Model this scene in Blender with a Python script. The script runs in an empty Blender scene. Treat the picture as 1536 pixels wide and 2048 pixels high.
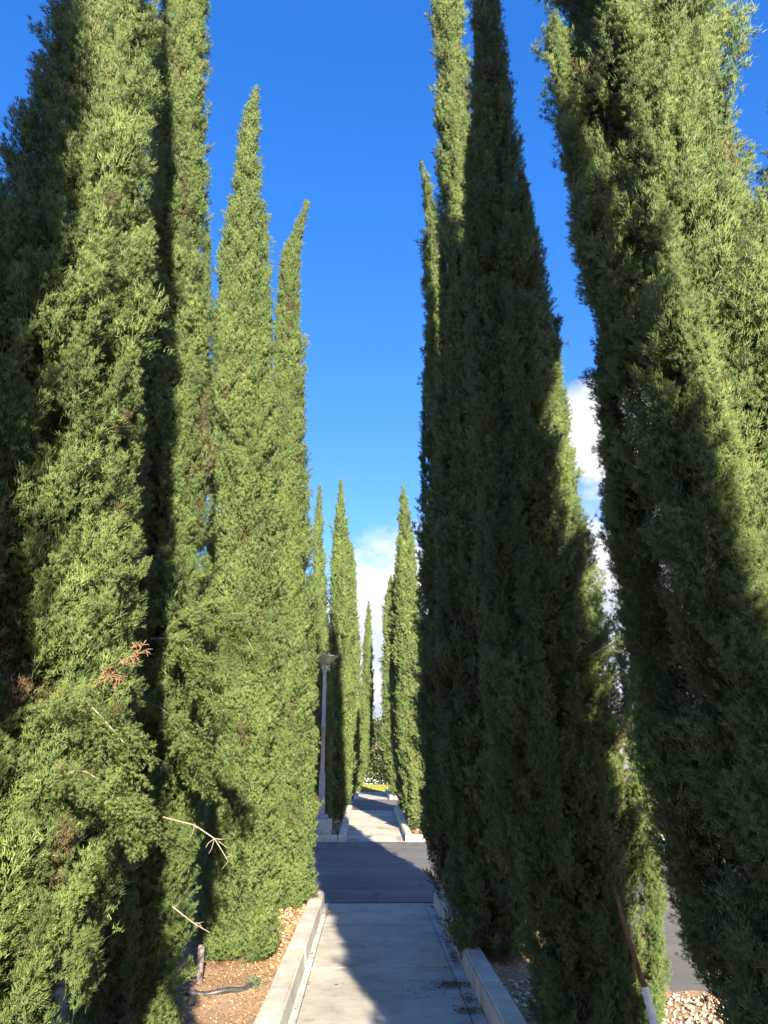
import bpy, bmesh, math, random
import numpy as np
from mathutils import Vector, Matrix

rng = np.random.default_rng(7)
random.seed(7)
S = bpy.context.scene
COL = S.collection
R = math.radians

# ------------------------------------------------------------------ camera
cam_d = bpy.data.cameras.new('camera')
cam = bpy.data.objects.new('camera', cam_d)
COL.objects.link(cam)
cam.location = (-0.14, 0.0, 1.6)
cam.rotation_euler = (R(90 + 18.2), 0, R(-1.1))
cam_d.sensor_fit = 'VERTICAL'
cam_d.sensor_height = 24.0
cam_d.lens = 24.0 * 1538 / 2048
cam_d.clip_start = 0.05
cam_d.clip_end = 6000
S.camera = cam

# ------------------------------------------------------------------ light
SUN_EL = R(22.0)
SUN_AZ = math.atan2(0.15, -1.0)                 # measured from +Y towards +X
sun_dir = Vector((math.sin(SUN_AZ) * math.cos(SUN_EL), math.cos(SUN_AZ) * math.cos(SUN_EL), math.sin(SUN_EL)))
sd = bpy.data.lights.new('sun', 'SUN')
sd.energy = 2.9
sd.angle = R(0.53)
sd.color = (1.0, 0.89, 0.70)
sun = bpy.data.objects.new('sun', sd)
COL.objects.link(sun)
sun.rotation_euler = sun_dir.to_track_quat('Z', 'Y').to_euler()
sun.location = (2, -10, 8)

S.view_settings.view_transform = 'Standard'
S.view_settings.look = 'None'
S.view_settings.gamma = 1
S.view_settings.use_curve_mapping = False
S.view_settings.exposure = 2.95


class NT:
    """small helper around a node tree"""
    def __init__(self, tree):
        self.t = tree
        self.t.nodes.clear()

    def n(self, typ, **kw):
        nd = self.t.nodes.new(typ)
        for k, v in kw.items():
            if k.startswith('i_'):
                key = k[2:]
                key = int(key) if key.isdigit() else key.replace('_', ' ')
                nd.inputs[key].default_value = v
            else:
                setattr(nd, k, v)
        return nd

    def l(self, a, b):
        self.t.links.new(a, b)

    def math(self, op, a, b=None, clamp=False):
        nd = self.t.nodes.new('ShaderNodeMath')
        nd.operation = op
        nd.use_clamp = clamp
        for i, v in enumerate((a, b)):
            if v is None:
                continue
            if hasattr(v, 'is_linked') or hasattr(v, 'links'):
                self.l(v, nd.inputs[i])
            else:
                nd.inputs[i].default_value = v
        return nd.outputs[0]

    def ramp(self, fac, stops, interp='LINEAR'):
        nd = self.t.nodes.new('ShaderNodeValToRGB')
        nd.color_ramp.interpolation = interp
        e = nd.color_ramp.elements
        while len(e) < len(stops):
            e.new(0.5)
        for i, (p, c) in enumerate(stops):
            e[i].position = p
            e[i].color = (c[0], c[1], c[2], 1)
        self.l(fac, nd.inputs[0])
        return nd.outputs[0]

    def mix(self, fac, a, b, mode='MIX'):
        nd = self.t.nodes.new('ShaderNodeMix')
        nd.data_type = 'RGBA'
        nd.blend_type = mode
        for idx, v in ((0, fac), (6, a), (7, b)):
            if hasattr(v, 'links'):
                self.l(v, nd.inputs[idx])
            else:
                nd.inputs[idx].default_value = v if idx == 0 else (v[0], v[1], v[2], 1)
        return nd.outputs[2]


# ------------------------------------------------------------------ sky
W = bpy.data.worlds.new('World')
S.world = W
W.use_nodes = True
w = NT(W.node_tree)
sky = w.n('ShaderNodeTexSky')
sky.sky_type = 'NISHITA'
sky.sun_disc = False
sky.sun_elevation = SUN_EL
sky.sun_rotation = SUN_AZ
sky.altitude = 1500
sky.air_density = 1.0
sky.dust_density = 0.9
sky.ozone_density = 3.0
sh = w.n('ShaderNodeSeparateColor', mode='HSV')
w.l(sky.outputs[0], sh.inputs[0])
ch = w.n('ShaderNodeCombineColor', mode='HSV')
w.l(w.math('ADD', sh.outputs[0], 0.012), ch.inputs[0])
w.l(w.math('MAXIMUM', w.math('SUBTRACT', w.math('MULTIPLY', sh.outputs[1], 2.2), 0.675, True), 0.22), ch.inputs[1])
w.l(w.math('MULTIPLY', w.math('POWER', sh.outputs[2], 0.70), 1.00), ch.inputs[2])
tc = w.n('ShaderNodeTexCoord')
sep = w.n('ShaderNodeSeparateXYZ')
w.l(tc.outputs['Generated'], sep.inputs[0])
mp = w.n('ShaderNodeMapping')
mp.inputs['Location'].default_value = (-19.377, 17.262, -10.939)
mp.inputs['Scale'].default_value = (1.0, 1.0, 1.5)
w.l(tc.outputs['Generated'], mp.inputs[0])
n0 = w.n('ShaderNodeTexNoise', i_Scale=1.7, i_Detail=2.0, i_Roughness=0.5)
w.l(mp.outputs[0], n0.inputs[0])
n1 = w.n('ShaderNodeTexNoise', i_Scale=5.5, i_Detail=10.0, i_Roughness=0.6)
w.l(mp.outputs[0], n1.inputs[0])
n2 = w.n('ShaderNodeTexNoise', i_Scale=6.5, i_Detail=9.0, i_Roughness=0.58)
w.l(mp.outputs[0], n2.inputs[0])
bias = w.math('MULTIPLY', w.math('SUBTRACT', 0.268, sep.outputs[2]), 1.7)
raw = w.math('ADD', w.math('ADD', w.math('MULTIPLY', n0.outputs[0], 1.5), w.math('MULTIPLY', n1.outputs[0], 0.55)), bias)
mask = w.n('ShaderNodeMapRange', interpolation_type='SMOOTHSTEP')
mask.inputs['From Min'].default_value = 1.00
mask.inputs['From Max'].default_value = 1.12
w.l(raw, mask.inputs['Value'])
thick = w.n('ShaderNodeMapRange', interpolation_type='SMOOTHSTEP')
thick.inputs['From Min'].default_value = 1.05
thick.inputs['From Max'].default_value = 1.55
w.l(raw, thick.inputs['Value'])
shade = w.math('ADD', w.math('MULTIPLY', thick.outputs[0], 0.16), w.math('MULTIPLY', n2.outputs[0], 1.15))
ccol = w.ramp(shade, [(0.40, (2.5, 2.5, 2.5)), (0.60, (2.05, 2.1, 2.2)), (0.82, (1.35, 1.50, 1.78))])
cm = w.mix(mask.outputs[0], ch.outputs[0], ccol)
bg = w.n('ShaderNodeBackground', i_Strength=0.071)
w.l(cm, bg.inputs[0])
wo = w.n('ShaderNodeOutputWorld')
w.l(bg.outputs[0], wo.inputs[0])


# ------------------------------------------------------------------ helpers
def tag(o, label=None, cat=None, group=None, kind=None):
    if label: o['label'] = label
    if cat: o['category'] = cat
    if group: o['group'] = group
    if kind: o['kind'] = kind
    return o


def empty(name, loc=(0, 0, 0), rz=0.0):
    o = bpy.data.objects.new(name, None)
    o.location = loc
    o.rotation_euler = (0, 0, rz)
    o.empty_display_size = 0.2
    COL.objects.link(o)
    return o


def link(name, me, mat=None, parent=None, smooth=False, world=True):
    if mat is not None and not me.materials:
        me.materials.append(mat)
    if smooth:
        me.polygons.foreach_set('use_smooth', np.ones(len(me.polygons), bool))
    o = bpy.data.objects.new(name, me)
    COL.objects.link(o)
    if parent is not None:
        o.parent = parent
        if world:                                # geometry given in world space, parent not rotated
            o.location = -Vector(parent.location) if parent.parent is None else (0, 0, 0)
    return o


def from_np(name, v, f):
    me = bpy.data.meshes.new(name)
    v = np.asarray(v, np.float32)
    f = np.asarray(f, np.int32)
    me.vertices.add(len(v))
    me.vertices.foreach_set('co', v.ravel())
    k = f.shape[1]
    me.loops.add(f.size)
    me.loops.foreach_set('vertex_index', f.ravel())
    me.polygons.add(len(f))
    me.polygons.foreach_set('loop_start', np.arange(0, f.size, k, dtype=np.int32))
    me.update(calc_edges=True)
    return me


def bm_mesh(name, bm):
    me = bpy.data.meshes.new(name)
    bmesh.ops.recalc_face_normals(bm, faces=bm.faces[:])
    bm.to_mesh(me)
    bm.free()
    return me


def box_bm(x0, x1, y0, y1, z0, z1, bevel=0.0, zf=None, cuts=0, seg=2):
    bm = bmesh.new()
    bmesh.ops.create_cube(bm, size=1)
    for v in bm.verts:
        v.co = Vector(((x0 + x1) / 2 + v.co.x * (x1 - x0), (y0 + y1) / 2 + v.co.y * (y1 - y0), (z0 + z1) / 2 + v.co.z * (z1 - z0)))
    if bevel:
        bmesh.ops.bevel(bm, geom=bm.edges[:], offset=bevel, segments=seg, affect='EDGES')
    if cuts:
        es = [e for e in bm.edges if abs(e.verts[0].co.y - e.verts[1].co.y) > 0.5 * (y1 - y0)]
        bmesh.ops.subdivide_edges(bm, edges=es, cuts=cuts)
    if zf:
        for v in bm.verts:
            v.co.z += zf(v.co.y)
    return bm


def box(name, dims, mat, parent=None, bevel=0.0, zf=None, cuts=0):
    return link(name, bm_mesh(name, box_bm(*dims, bevel=bevel, zf=zf, cuts=cuts)), mat, parent)


def tube_np(pts, rad, seg=8, cap=True):
    """swept tube; returns verts, quad faces"""
    pts = [Vector(p) for p in pts]
    V, Fc = [], []
    n = len(pts)
    up = Vector((0.31, 0.17, 0.93)).normalized()
    for i, p in enumerate(pts):
        d = (pts[min(i + 1, n - 1)] - pts[max(i - 1, 0)]).normalized()
        a = d.cross(up)
        if a.length < 1e-3:
            a = d.cross(Vector((1, 0, 0)))
        a.normalize()
        b = d.cross(a)
        r = rad[i] if hasattr(rad, '__len__') else rad
        for k in range(seg):
            t = 2 * math.pi * k / seg
            V.append(p + (a * math.cos(t) + b * math.sin(t)) * r)
    for i in range(n - 1):
        for k in range(seg):
            k2 = (k + 1) % seg
            Fc.append((i * seg + k, i * seg + k2, (i + 1) * seg + k2, (i + 1) * seg + k))
    return V, Fc


def tubes_mesh(name, tubes):
    V, Fc = [], []
    for pts, rad, seg in tubes:
        v, f = tube_np(pts, rad, seg)
        o = len(V)
        V += v
        Fc += [tuple(i + o for i in q) for q in f]
    return from_np(name, [tuple(v) for v in V], Fc)


def lathe(name, prof, seg=32, loc=(0, 0, 0)):
    V, Fc = [], []
    for r, z in prof:
        for k in range(seg):
            t = 2 * math.pi * k / seg
            V.append((loc[0] + r * math.cos(t), loc[1] + r * math.sin(t), loc[2] + z))
    for i in range(len(prof) - 1):
        for k in range(seg):
            k2 = (k + 1) % seg
            Fc.append((i * seg + k, i * seg + k2, (i + 1) * seg + k2, (i + 1) * seg + k))
    return from_np(name, V, Fc)


def zg(y):
    """height of the ground along the walk"""
    if y < 18.1: return 0.0
    if y < 26.0: return 0.25 * (y - 18.1) / 7.9
    if y < 46.0: return 0.25
    if y < 60.0: return 0.25 + 0.10 * math.sin((y - 46) / 14 * math.pi) - 0.0
    if y < 140: return 0.25 - 5.0 * (y - 60) / 80
    return -4.75


# value noise (numpy) used to shape crowns
_P = np.random.default_rng(3).random(4096)


def vnoise(p):
    p = np.asarray(p, float)
    i = np.floor(p).astype(int)
    f = p - i
    f = f * f * (3 - 2 * f)
    out = 0
    for dx in (0, 1):
        for dy in (0, 1):
            for dz in (0, 1):
                h = ((i[:, 0] + dx) * 73856093 ^ (i[:, 1] + dy) * 19349663 ^ (i[:, 2] + dz) * 83492791) & 4095
                wgt = (f[:, 0] if dx else 1 - f[:, 0]) * (f[:, 1] if dy else 1 - f[:, 1]) * (f[:, 2] if dz else 1 - f[:, 2])
                out = out + _P[h] * wgt
    return out


# ------------------------------------------------------------------ materials
def mat(name, build):
    m = bpy.data.materials.new(name)
    m.use_nodes = True
    t = NT(m.node_tree)
    out = t.n('ShaderNodeOutputMaterial')
    sh = build(t)
    t.l(sh, out.inputs[0])
    return m


def coords(t, scale=1.0):
    g = t.n('ShaderNodeNewGeometry')
    return g.outputs['Position']


def noise(t, vec, scale, detail=5, rough=0.6):
    n = t.n('ShaderNodeTexNoise', i_Scale=scale, i_Detail=float(detail), i_Roughness=rough)
    t.l(vec, n.inputs[0])
    return n.outputs[0]


def bsdf(t, col, rough=0.9, spec=0.3, bump=None, bstr=0.3, bdist=0.01, metal=0.0):
    b = t.n('ShaderNodeBsdfPrincipled')
    b.inputs['Roughness'].default_value = rough
    b.inputs['Specular IOR Level'].default_value = spec
    b.inputs['Metallic'].default_value = metal
    if hasattr(col, 'links'):
        t.l(col, b.inputs['Base Color'])
    else:
        b.inputs['Base Color'].default_value = (*col, 1)
    if bump is not None:
        bp = t.n('ShaderNodeBump', i_Strength=bstr, i_Distance=bdist)
        t.l(bump, bp.inputs['Height'])
        t.l(bp.outputs[0], b.inputs['Normal'])
    return b.outputs[0]


def foliage_mat(name, lo, mid, hi, brown=(0.10, 0.062, 0.03)):
    def build(t):
        tip = t.n('ShaderNodeAttribute', attribute_name='tip')
        tint = t.n('ShaderNodeAttribute', attribute_name='tint', attribute_type='INSTANCER')
        dry = t.n('ShaderNodeAttribute', attribute_name='dry', attribute_type='INSTANCER')
        shade = t.math('ADD', t.math('MULTIPLY', tip.outputs['Fac'], 0.55), t.math('MULTIPLY', tint.outputs['Fac'], 0.45), True)
        c = t.ramp(shade, [(0.10, lo), (0.5, mid), (0.95, hi)])
        c = t.mix(dry.outputs['Fac'], c, brown)
        b = bsdf(t, c, 0.5, 0.4)
        tr = t.n('ShaderNodeBsdfTranslucent')
        t.l(t.mix(1.0, c, (1.0, 1.0, 0.45), 'MULTIPLY'), tr.inputs[0])
        mx = t.n('ShaderNodeMixShader', i_0=0.22)
        t.l(b, mx.inputs[1])
        t.l(tr.outputs[0], mx.inputs[2])
        return mx.outputs[0]
    return mat(name, build)


M = {}
M['cypress'] = foliage_mat('cypress_foliage', (0.054, 0.077, 0.027), (0.104, 0.157, 0.042), (0.190, 0.236, 0.069))
M['dead'] = mat('dead_spray', lambda t: bsdf(t, t.ramp(noise(t, coords(t), 40), [(0.3, (0.15, 0.085, 0.045)), (0.7, (0.27, 0.175, 0.10))]), 0.85, 0.2))
M['bark'] = mat('bark', lambda t: bsdf(t, t.ramp(noise(t, coords(t), 25, 6), [(0.3, (0.10, 0.07, 0.05)), (0.7, (0.23, 0.17, 0.13))]), 0.95, 0.2, noise(t, coords(t), 60), 0.6, 0.01))
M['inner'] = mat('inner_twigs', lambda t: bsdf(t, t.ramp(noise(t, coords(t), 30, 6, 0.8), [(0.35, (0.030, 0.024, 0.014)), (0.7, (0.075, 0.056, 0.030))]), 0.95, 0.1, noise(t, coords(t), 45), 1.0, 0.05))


def concrete(lo, hi, streak=True):
    def build(t):
        p = coords(t)
        a = noise(t, p, 1.3, 6, 0.65)
        b = noise(t, p, 9, 5, 0.7)
        f = noise(t, p, 160, 3, 0.7)
        mpn = t.n('ShaderNodeMapping')
        mpn.inputs['Scale'].default_value = (0.5, 14, 1)
        t.l(p, mpn.inputs[0])
        s = noise(t, mpn.outputs[0], 1.5, 4, 0.6)
        mixv = t.math('ADD', t.math('ADD', t.math('MULTIPLY', a, 0.5), t.math('MULTIPLY', b, 0.22)), t.math('ADD', t.math('MULTIPLY', f, 0.12), t.math('MULTIPLY', s, 0.16)))
        c = t.ramp(mixv, [(0.40, lo), (0.58, hi)])
        st_ = t.ramp(noise(t, p, 2.4, 8, 0.72), [(0.30, (0.62, 0.60, 0.55)), (0.46, (1, 1, 1)), (0.62, (1, 1, 1)), (0.78, (0.80, 0.78, 0.74))])
        c = t.mix(1.0, c, st_, 'MULTIPLY')
        sp = noise(t, p, 28, 2, 0.5)
        c = t.mix(t.math('MULTIPLY', t.math('GREATER_THAN', sp, 0.72), 0.35), c, (0.14, 0.11, 0.08))
        return bsdf(t, c, 0.88, 0.3, t.math('ADD', t.math('MULTIPLY', f, 0.5), t.math('MULTIPLY', s, 0.4)), 0.25, 0.006)
    return mat('concrete', build)


M['slab'] = concrete((0.268, 0.248, 0.202), (0.400, 0.374, 0.312))
M['gutter'] = concrete((0.30, 0.30, 0.29), (0.47, 0.46, 0.44))
M['kerb'] = concrete((0.30, 0.275, 0.225), (0.47, 0.435, 0.365))
M['plinth'] = concrete((0.25, 0.24, 0.21), (0.40, 0.385, 0.35))


def asphalt(t):
    p = coords(t)
    a = noise(t, p, 0.7, 6, 0.6)
    f = noise(t, p, 120, 3, 0.8)
    v = t.n('ShaderNodeTexVoronoi', i_Scale=90.0)
    t.l(p, v.inputs[0])
    mv = t.math('ADD', t.math('MULTIPLY', a, 0.6), t.math('MULTIPLY', f, 0.4))
    c = t.ramp(mv, [(0.36, (0.070, 0.066, 0.062)), (0.64, (0.142, 0.133, 0.120))])
    c = t.mix(t.math('MULTIPLY', t.math('LESS_THAN', v.outputs['Distance'], 0.16), 0.35), c, (0.26, 0.25, 0.23))
    mpn = t.n('ShaderNodeMapping')
    mpn.inputs['Scale'].default_value = (0.12, 2.2, 1)
    t.l(p, mpn.inputs[0])
    wear = noise(t, mpn.outputs[0], 1.0, 6, 0.65)
    c = t.mix(1.0, c, t.ramp(wear, [(0.30, (0.74, 0.74, 0.76)), (0.50, (1, 1, 1)), (0.70, (1.22, 1.20, 1.17))]), 'MULTIPLY')
    oil = noise(t, p, 1.1, 4, 0.6)
    c = t.mix(t.math('MULTIPLY', t.math('GREATER_THAN', oil, 0.66), 0.4), c, (0.035, 0.034, 0.034))
    wp = t.n('ShaderNodeMapping'); wp.inputs['Scale'].default_value = (0.55, 0.42, 1)
    ad = t.n('ShaderNodeVectorMath', operation='ADD')
    nz = t.n('ShaderNodeTexNoise', i_Scale=1.6, i_Detail=5.0)
    t.l(p, nz.inputs[0]); t.l(p, ad.inputs[0]); t.l(nz.outputs[1], ad.inputs[1]); t.l(ad.outputs[0], wp.inputs[0])
    cr = t.n('ShaderNodeTexVoronoi', feature='DISTANCE_TO_EDGE', i_Scale=0.6)
    t.l(wp.outputs[0], cr.inputs[0])
    c = t.mix(t.math('MULTIPLY', t.math('LESS_THAN', cr.outputs['Distance'], 0.006), 0.75), c, (0.022, 0.021, 0.020))
    return bsdf(t, c, 0.9, 0.35, t.math('ADD', f, v.outputs['Distance']), 0.5, 0.006)


M['asphalt'] = mat('asphalt', asphalt)


def soil(t):
    p = coords(t)
    a = noise(t, p, 1.6, 6, 0.7)
    b = noise(t, p, 42, 5, 0.75)
    c = t.ramp(t.math('ADD', t.math('MULTIPLY', a, 0.45), t.math('MULTIPLY', b, 0.55)),
               [(0.33, (0.16, 0.095, 0.05)), (0.5, (0.32, 0.21, 0.12)), (0.66, (0.45, 0.34, 0.23))])
    return bsdf(t, c, 1.0, 0.1, b, 0.9, 0.02)


M['soil'] = mat('mulched_soil', soil)
M['turf'] = mat('dry_turf', lambda t: bsdf(t, t.ramp(noise(t, coords(t), 3, 6, 0.7), [(0.3, (0.13, 0.14, 0.03)), (0.7, (0.28, 0.27, 0.07))]), 1.0, 0.1, noise(t, coords(t), 50), 0.8, 0.03))
M['land'] = mat('far_land', lambda t: bsdf(t, t.ramp(noise(t, coords(t), 0.05, 7, 0.7), [(0.35, (0.12, 0.12, 0.06)), (0.65, (0.26, 0.24, 0.17))]), 1.0, 0.1))
M['hill'] = mat('far_hills', lambda t: bsdf(t, t.ramp(noise(t, coords(t), 0.012, 8, 0.7), [(0.35, (0.20, 0.23, 0.25)), (0.65, (0.30, 0.31, 0.29))]), 1.0, 0.0))  # haze of distance is put into the blue-grey colour


def attr_mat(name, rough=0.95, transl=0.0):
    def build(t):
        a = t.n('ShaderNodeAttribute', attribute_name='col')
        b = bsdf(t, a.outputs['Color'], rough, 0.2)
        if transl:
            tr = t.n('ShaderNodeBsdfTranslucent')
            t.l(a.outputs['Color'], tr.inputs[0])
            mx = t.n('ShaderNodeMixShader', i_0=transl)
            t.l(b, mx.inputs[1]); t.l(tr.outputs[0], mx.inputs[2])
            return mx.outputs[0]
        return b
    return mat(name, build)


M['flake'] = attr_mat('loose_bits')
M['leaf'] = attr_mat('leaf', 0.5, 0.2)
M['lamp_paint'] = mat('lilac_grey_paint', lambda t: bsdf(t, t.ramp(noise(t, coords(t), 14, 6, 0.7), [(0.35, (0.25, 0.205, 0.215)), (0.65, (0.34, 0.29, 0.30))]), 0.55, 0.4))
M['lamp_base'] = mat('faded_purple_paint', lambda t: bsdf(t, t.ramp(noise(t, coords(t), 10, 6, 0.7), [(0.35, (0.17, 0.16, 0.19)), (0.65, (0.245, 0.235, 0.27))]), 0.6, 0.4))
M['lamp_bowl'] = mat('olive_metal_bowl', lambda t: bsdf(t, t.ramp(noise(t, coords(t), 6, 4), [(0.3, (0.22, 0.21, 0.15)), (0.7, (0.32, 0.305, 0.22))]), 0.45, 0.5))
M['lamp_dark'] = mat('dark_metal', lambda t: bsdf(t, t.ramp(noise(t, coords(t), 20), [(0.3, (0.05, 0.05, 0.045)), (0.7, (0.10, 0.10, 0.085))]), 0.5, 0.5))
M['hose'] = mat('black_plastic', lambda t: bsdf(t, t.ramp(noise(t, coords(t), 30, 5), [(0.35, (0.018, 0.020, 0.022)), (0.7, (0.055, 0.06, 0.06))]), 0.5, 0.5))
M['post'] = mat('weathered_wood', lambda t: bsdf(t, t.ramp(noise(t, coords(t), 25, 6), [(0.35, (0.13, 0.11, 0.095)), (0.65, (0.22, 0.19, 0.17))]), 0.9, 0.2, noise(t, coords(t), 70), 0.4, 0.006))
M['white_wood'] = mat('white_painted_wood', lambda t: bsdf(t, t.ramp(noise(t, coords(t), 30, 6), [(0.35, (0.48, 0.47, 0.44)), (0.6, (0.78, 0.77, 0.74))]), 0.7, 0.3, noise(t, coords(t), 90), 0.3, 0.004))
M['red_wood'] = mat('red_brown_bark', lambda t: bsdf(t, t.ramp(noise(t, coords(t), 35, 6), [(0.35, (0.09, 0.045, 0.03)), (0.65, (0.17, 0.095, 0.065))]), 0.9, 0.2, noise(t, coords(t), 90), 0.5, 0.006))
M['twig'] = mat('pale_twig', lambda t: bsdf(t, t.ramp(noise(t, coords(t), 18, 5), [(0.3, (0.20, 0.15, 0.12)), (0.7, (0.33, 0.26, 0.22))]), 0.9, 0.2))
M['wall'] = mat('pale_render', lambda t: bsdf(t, t.ramp(noise(t, coords(t), 0.6, 6), [(0.3, (0.40, 0.42, 0.44)), (0.7, (0.50, 0.51, 0.51))]), 0.9, 0.2))
M['glass'] = mat('window_glass', lambda t: bsdf(t, t.ramp(noise(t, coords(t), 0.5, 2), [(0.3, (0.05, 0.09, 0.13)), (0.7, (0.10, 0.15, 0.20))]), 0.1, 0.6))
M['roof'] = mat('grey_roof', lambda t: bsdf(t, t.ramp(noise(t, coords(t), 1.2, 5), [(0.3, (0.30, 0.29, 0.28)), (0.7, (0.42, 0.41, 0.39))]), 0.9, 0.2))


# ------------------------------------------------------------------ ground, roads, walk
def sheet(name, x0, x1, y0, y1, m, dz=0.0, nx=2, ny=24, zf=zg):
    xs = np.linspace(x0, x1, nx)
    ys = np.linspace(y0, y1, ny)
    V = [(x, y, zf(y) + dz) for y in ys for x in xs]
    Fc = [(j * nx + i, j * nx + i + 1, (j + 1) * nx + i + 1, (j + 1) * nx + i) for j in range(ny - 1) for i in range(nx - 1)]
    o = link(name, from_np(name, V, Fc), m)
    return tag(o, kind='structure')


def big_ground():
    ys = np.concatenate([[-3000, -400, -60], np.linspace(-20, 18.1, 8), np.linspace(19, 26, 6), np.linspace(30, 46, 5), np.linspace(48, 60, 10), np.linspace(66, 140, 10), [200, 400, 1200, 4000]])
    xs = np.concatenate([[-3500, -600, -120], np.linspace(-40, 40, 9), [120, 600, 3500]])
    V = [(x, y, zg(y) - 0.03) for y in ys for x in xs]
    nx = len(xs)
    Fc = [(j * nx + i, j * nx + i + 1, (j + 1) * nx + i + 1, (j + 1) * nx + i) for j in range(len(ys) - 1) for i in range(nx - 1)]
    tag(link('ground', from_np('ground', V, Fc), M['land'], smooth=True), kind='structure')


big_ground()
# planting beds (slightly mounded sheets with real relief)


def bed(name, x0, x1, y0, y1, step=0.07, amp=0.022):
    xs = np.arange(x0, x1 + step, step)
    ys = np.arange(y0, y1 + step, step)
    xs[-1] = x1; ys[-1] = y1
    X, Y = np.meshgrid(xs, ys)
    p = np.stack([X.ravel() * 4, Y.ravel() * 4, np.zeros(X.size)], 1)
    Z = vnoise(p) * amp + vnoise(p * 3.1) * amp * 0.6 + 0.028 + np.array([zg(y) for y in Y.ravel()])
    V = np.stack([X.ravel(), Y.ravel(), Z], 1)
    nx = len(xs)
    j, i = np.meshgrid(np.arange(len(ys) - 1), np.arange(nx - 1), indexing='ij')
    a = (j * nx + i).ravel()
    Fc = np.stack([a, a + 1, a + nx + 1, a + nx], 1)
    o = link(name, from_np(name, V, Fc), M['soil'], smooth=True)
    return tag(o, kind='structure')


bed('planting_bed', -3.2, -0.83, -2.0, 10.22)
bed('planting_bed', 0.83, 2.05, 6.3, 10.22)
bed('planting_bed', 0.83, 3.4, -2.0, 6.3)
bed('planting_bed', -9.0, -0.83, 18.32, 25.8, 0.16)
bed('planting_bed', 0.83, 13.0, 18.32, 25.8, 0.16)
bed('planting_bed', -9.0, -0.83, 33.8, 43.6, 0.25)
bed('planting_bed', 0.83, 13.0, 33.8, 43.6, 0.25)

# the two service roads cross the walk; their asphalt stands a little proud of the slabs
sheet('road', -40, 40, 10.4, 18.1, M['asphalt'], 0.010, 3, 4)
sheet('road', -40, 40, 26.0, 33.5, M['asphalt'], 0.010, 3, 4)
sheet('parking_stalls', 2.05, 40, 6.3, 10.396, M['asphalt'], 0.006, 3, 3)
sheet('parking_stalls', 3.4, 40, -30, 6.296, M['asphalt'], 0.006, 3, 3)
sheet('parking_stalls', -40, -3.2, -30, 10.396, M['asphalt'], 0.006, 3, 3)
# lip of the asphalt facing the slabs
for (yy, dirn) in ((10.4, 1),):
    box('road_edge', (-0.66, 0.66, yy - 0.012, yy + 0.002, -0.03, 0.009), M['lamp_dark'])
    tag(bpy.data.objects['road_edge'], kind='structure')


def walk(name, ys, y_shift_x=0.0, gl=0.06, gr=0.11):
    """concrete walk: one slab between each pair of joints, with narrow edge strips"""
    y0, y1 = ys[0], ys[-1]
    root = empty(name, (0, y0, zg(y0)))
    tag(root, kind='structure')
    g = 0.009
    for a, b in zip(ys[:-1], ys[1:]):
        box('slab', (-0.66 + gl + y_shift_x, 0.66 - gr + y_shift_x, a + g, b - g, -0.10, 0.0), M['slab'], root, 0.0025, zg, 3)
        box('edge_strip', (-0.655 + y_shift_x, -0.66 + gl - 0.006 + y_shift_x, a + g, b - g, -0.10, 0.003), M['gutter'], root, 0.002, zg, 3)
        box('edge_strip', (0.66 - gr + 0.006 + y_shift_x, 0.655 + y_shift_x, a + g, b - g, -0.10, -0.004), M['gutter'], root, 0.004, zg, 3)
    # joint bottoms: dark soil in the grooves
    o = sheet('joint_filler', -0.655 + y_shift_x, 0.655 + y_shift_x, y0, y1, M['inner'], -0.022, 2, 12)
    o.parent = root
    o.location = -Vector(root.location)
    del o['kind']
    return root


walk('concrete_walk', [-1.7, 0.05, 1.85, 3.65, 5.45, 7.25, 9.04, 10.39])
walk('concrete_walk', [18.1, 19.9, 21.7, 23.5, 25.99], 0.02, 0.05, 0.06)
walk('concrete_walk', [33.5, 35.4, 37.3, 39.2, 42.6], 0.08, 0.05, 0.05)


def kerb_line(name, side, ys, shift=0.0, h=0.15, ramp_end=True):
    root = empty(name, (side * 0.735, ys[0], zg(ys[0])))
    tag(root, kind='structure')
    for i, (a, b) in enumerate(zip(ys[:-1], ys[1:])):
        x0, x1 = sorted((side * 0.662 + shift, side * 0.815 + shift))
        bm = box_bm(x0, x1, a + 0.004, b - 0.004, -0.12, h, 0.016, None, 24, 3)
        inner = x1 if side < 0 else x0
        for v in bm.verts:                       # battered inner face, small irregularities
            if abs(v.co.x - inner) < 0.02 and v.co.z < 0:
                v.co.x += -side * 0.012
            v.co.x += 0.003 * math.sin(v.co.y * 3.1 + i)
            v.co.z += 0.002 * math.sin(v.co.y * 5.3 + 2 * i)
            if v.co.z > h - 0.03:                # worn arris
                q = _P[int(abs(v.co.y * 37 + v.co.x * 911 + i * 17)) % 4096]
                v.co.z -= 0.004 * q * q; v.co.x += 0.003 * (q - 0.5)
            v.co.z += zg(v.co.y)
        link('kerb_section', bm_mesh('kerb_section', bm), M['kerb'], root)
    return root


kerb_line('kerb', -1, [-1.6, 1.3, 4.3, 7.3, 10.3])
kerb_line('kerb', 1, [-1.6, 0.6, 3.3, 6.15, 8.3, 10.3])
kerb_line('kerb', -1, [18.14, 20.9, 23.3, 25.95], 0.02)
kerb_line('kerb', 1, [18.14, 20.9, 23.3, 25.95], 0.02)
kerb_line('kerb', -1, [33.55, 36.5, 39.5, 42.5], 0.08)
kerb_line('kerb', 1, [33.55, 36.5, 39.5, 42.5], 0.08)


def cross_kerb(x0, x1, y, n, h=0.14):
    root = empty('road_kerb', ((x0 + x1) / 2, y, zg(y)))
    tag(root, kind='structure')
    xs = np.linspace(x0, x1, n + 1)
    for a, b in zip(xs[:-1], xs[1:]):
        bm = box_bm(a + 0.004, b - 0.004, y, y + 0.15, -0.12, h, 0.014, zg, 0, 3)
        link('kerb_section', bm_mesh('kerb_section', bm), M['kerb'], root)


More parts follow.
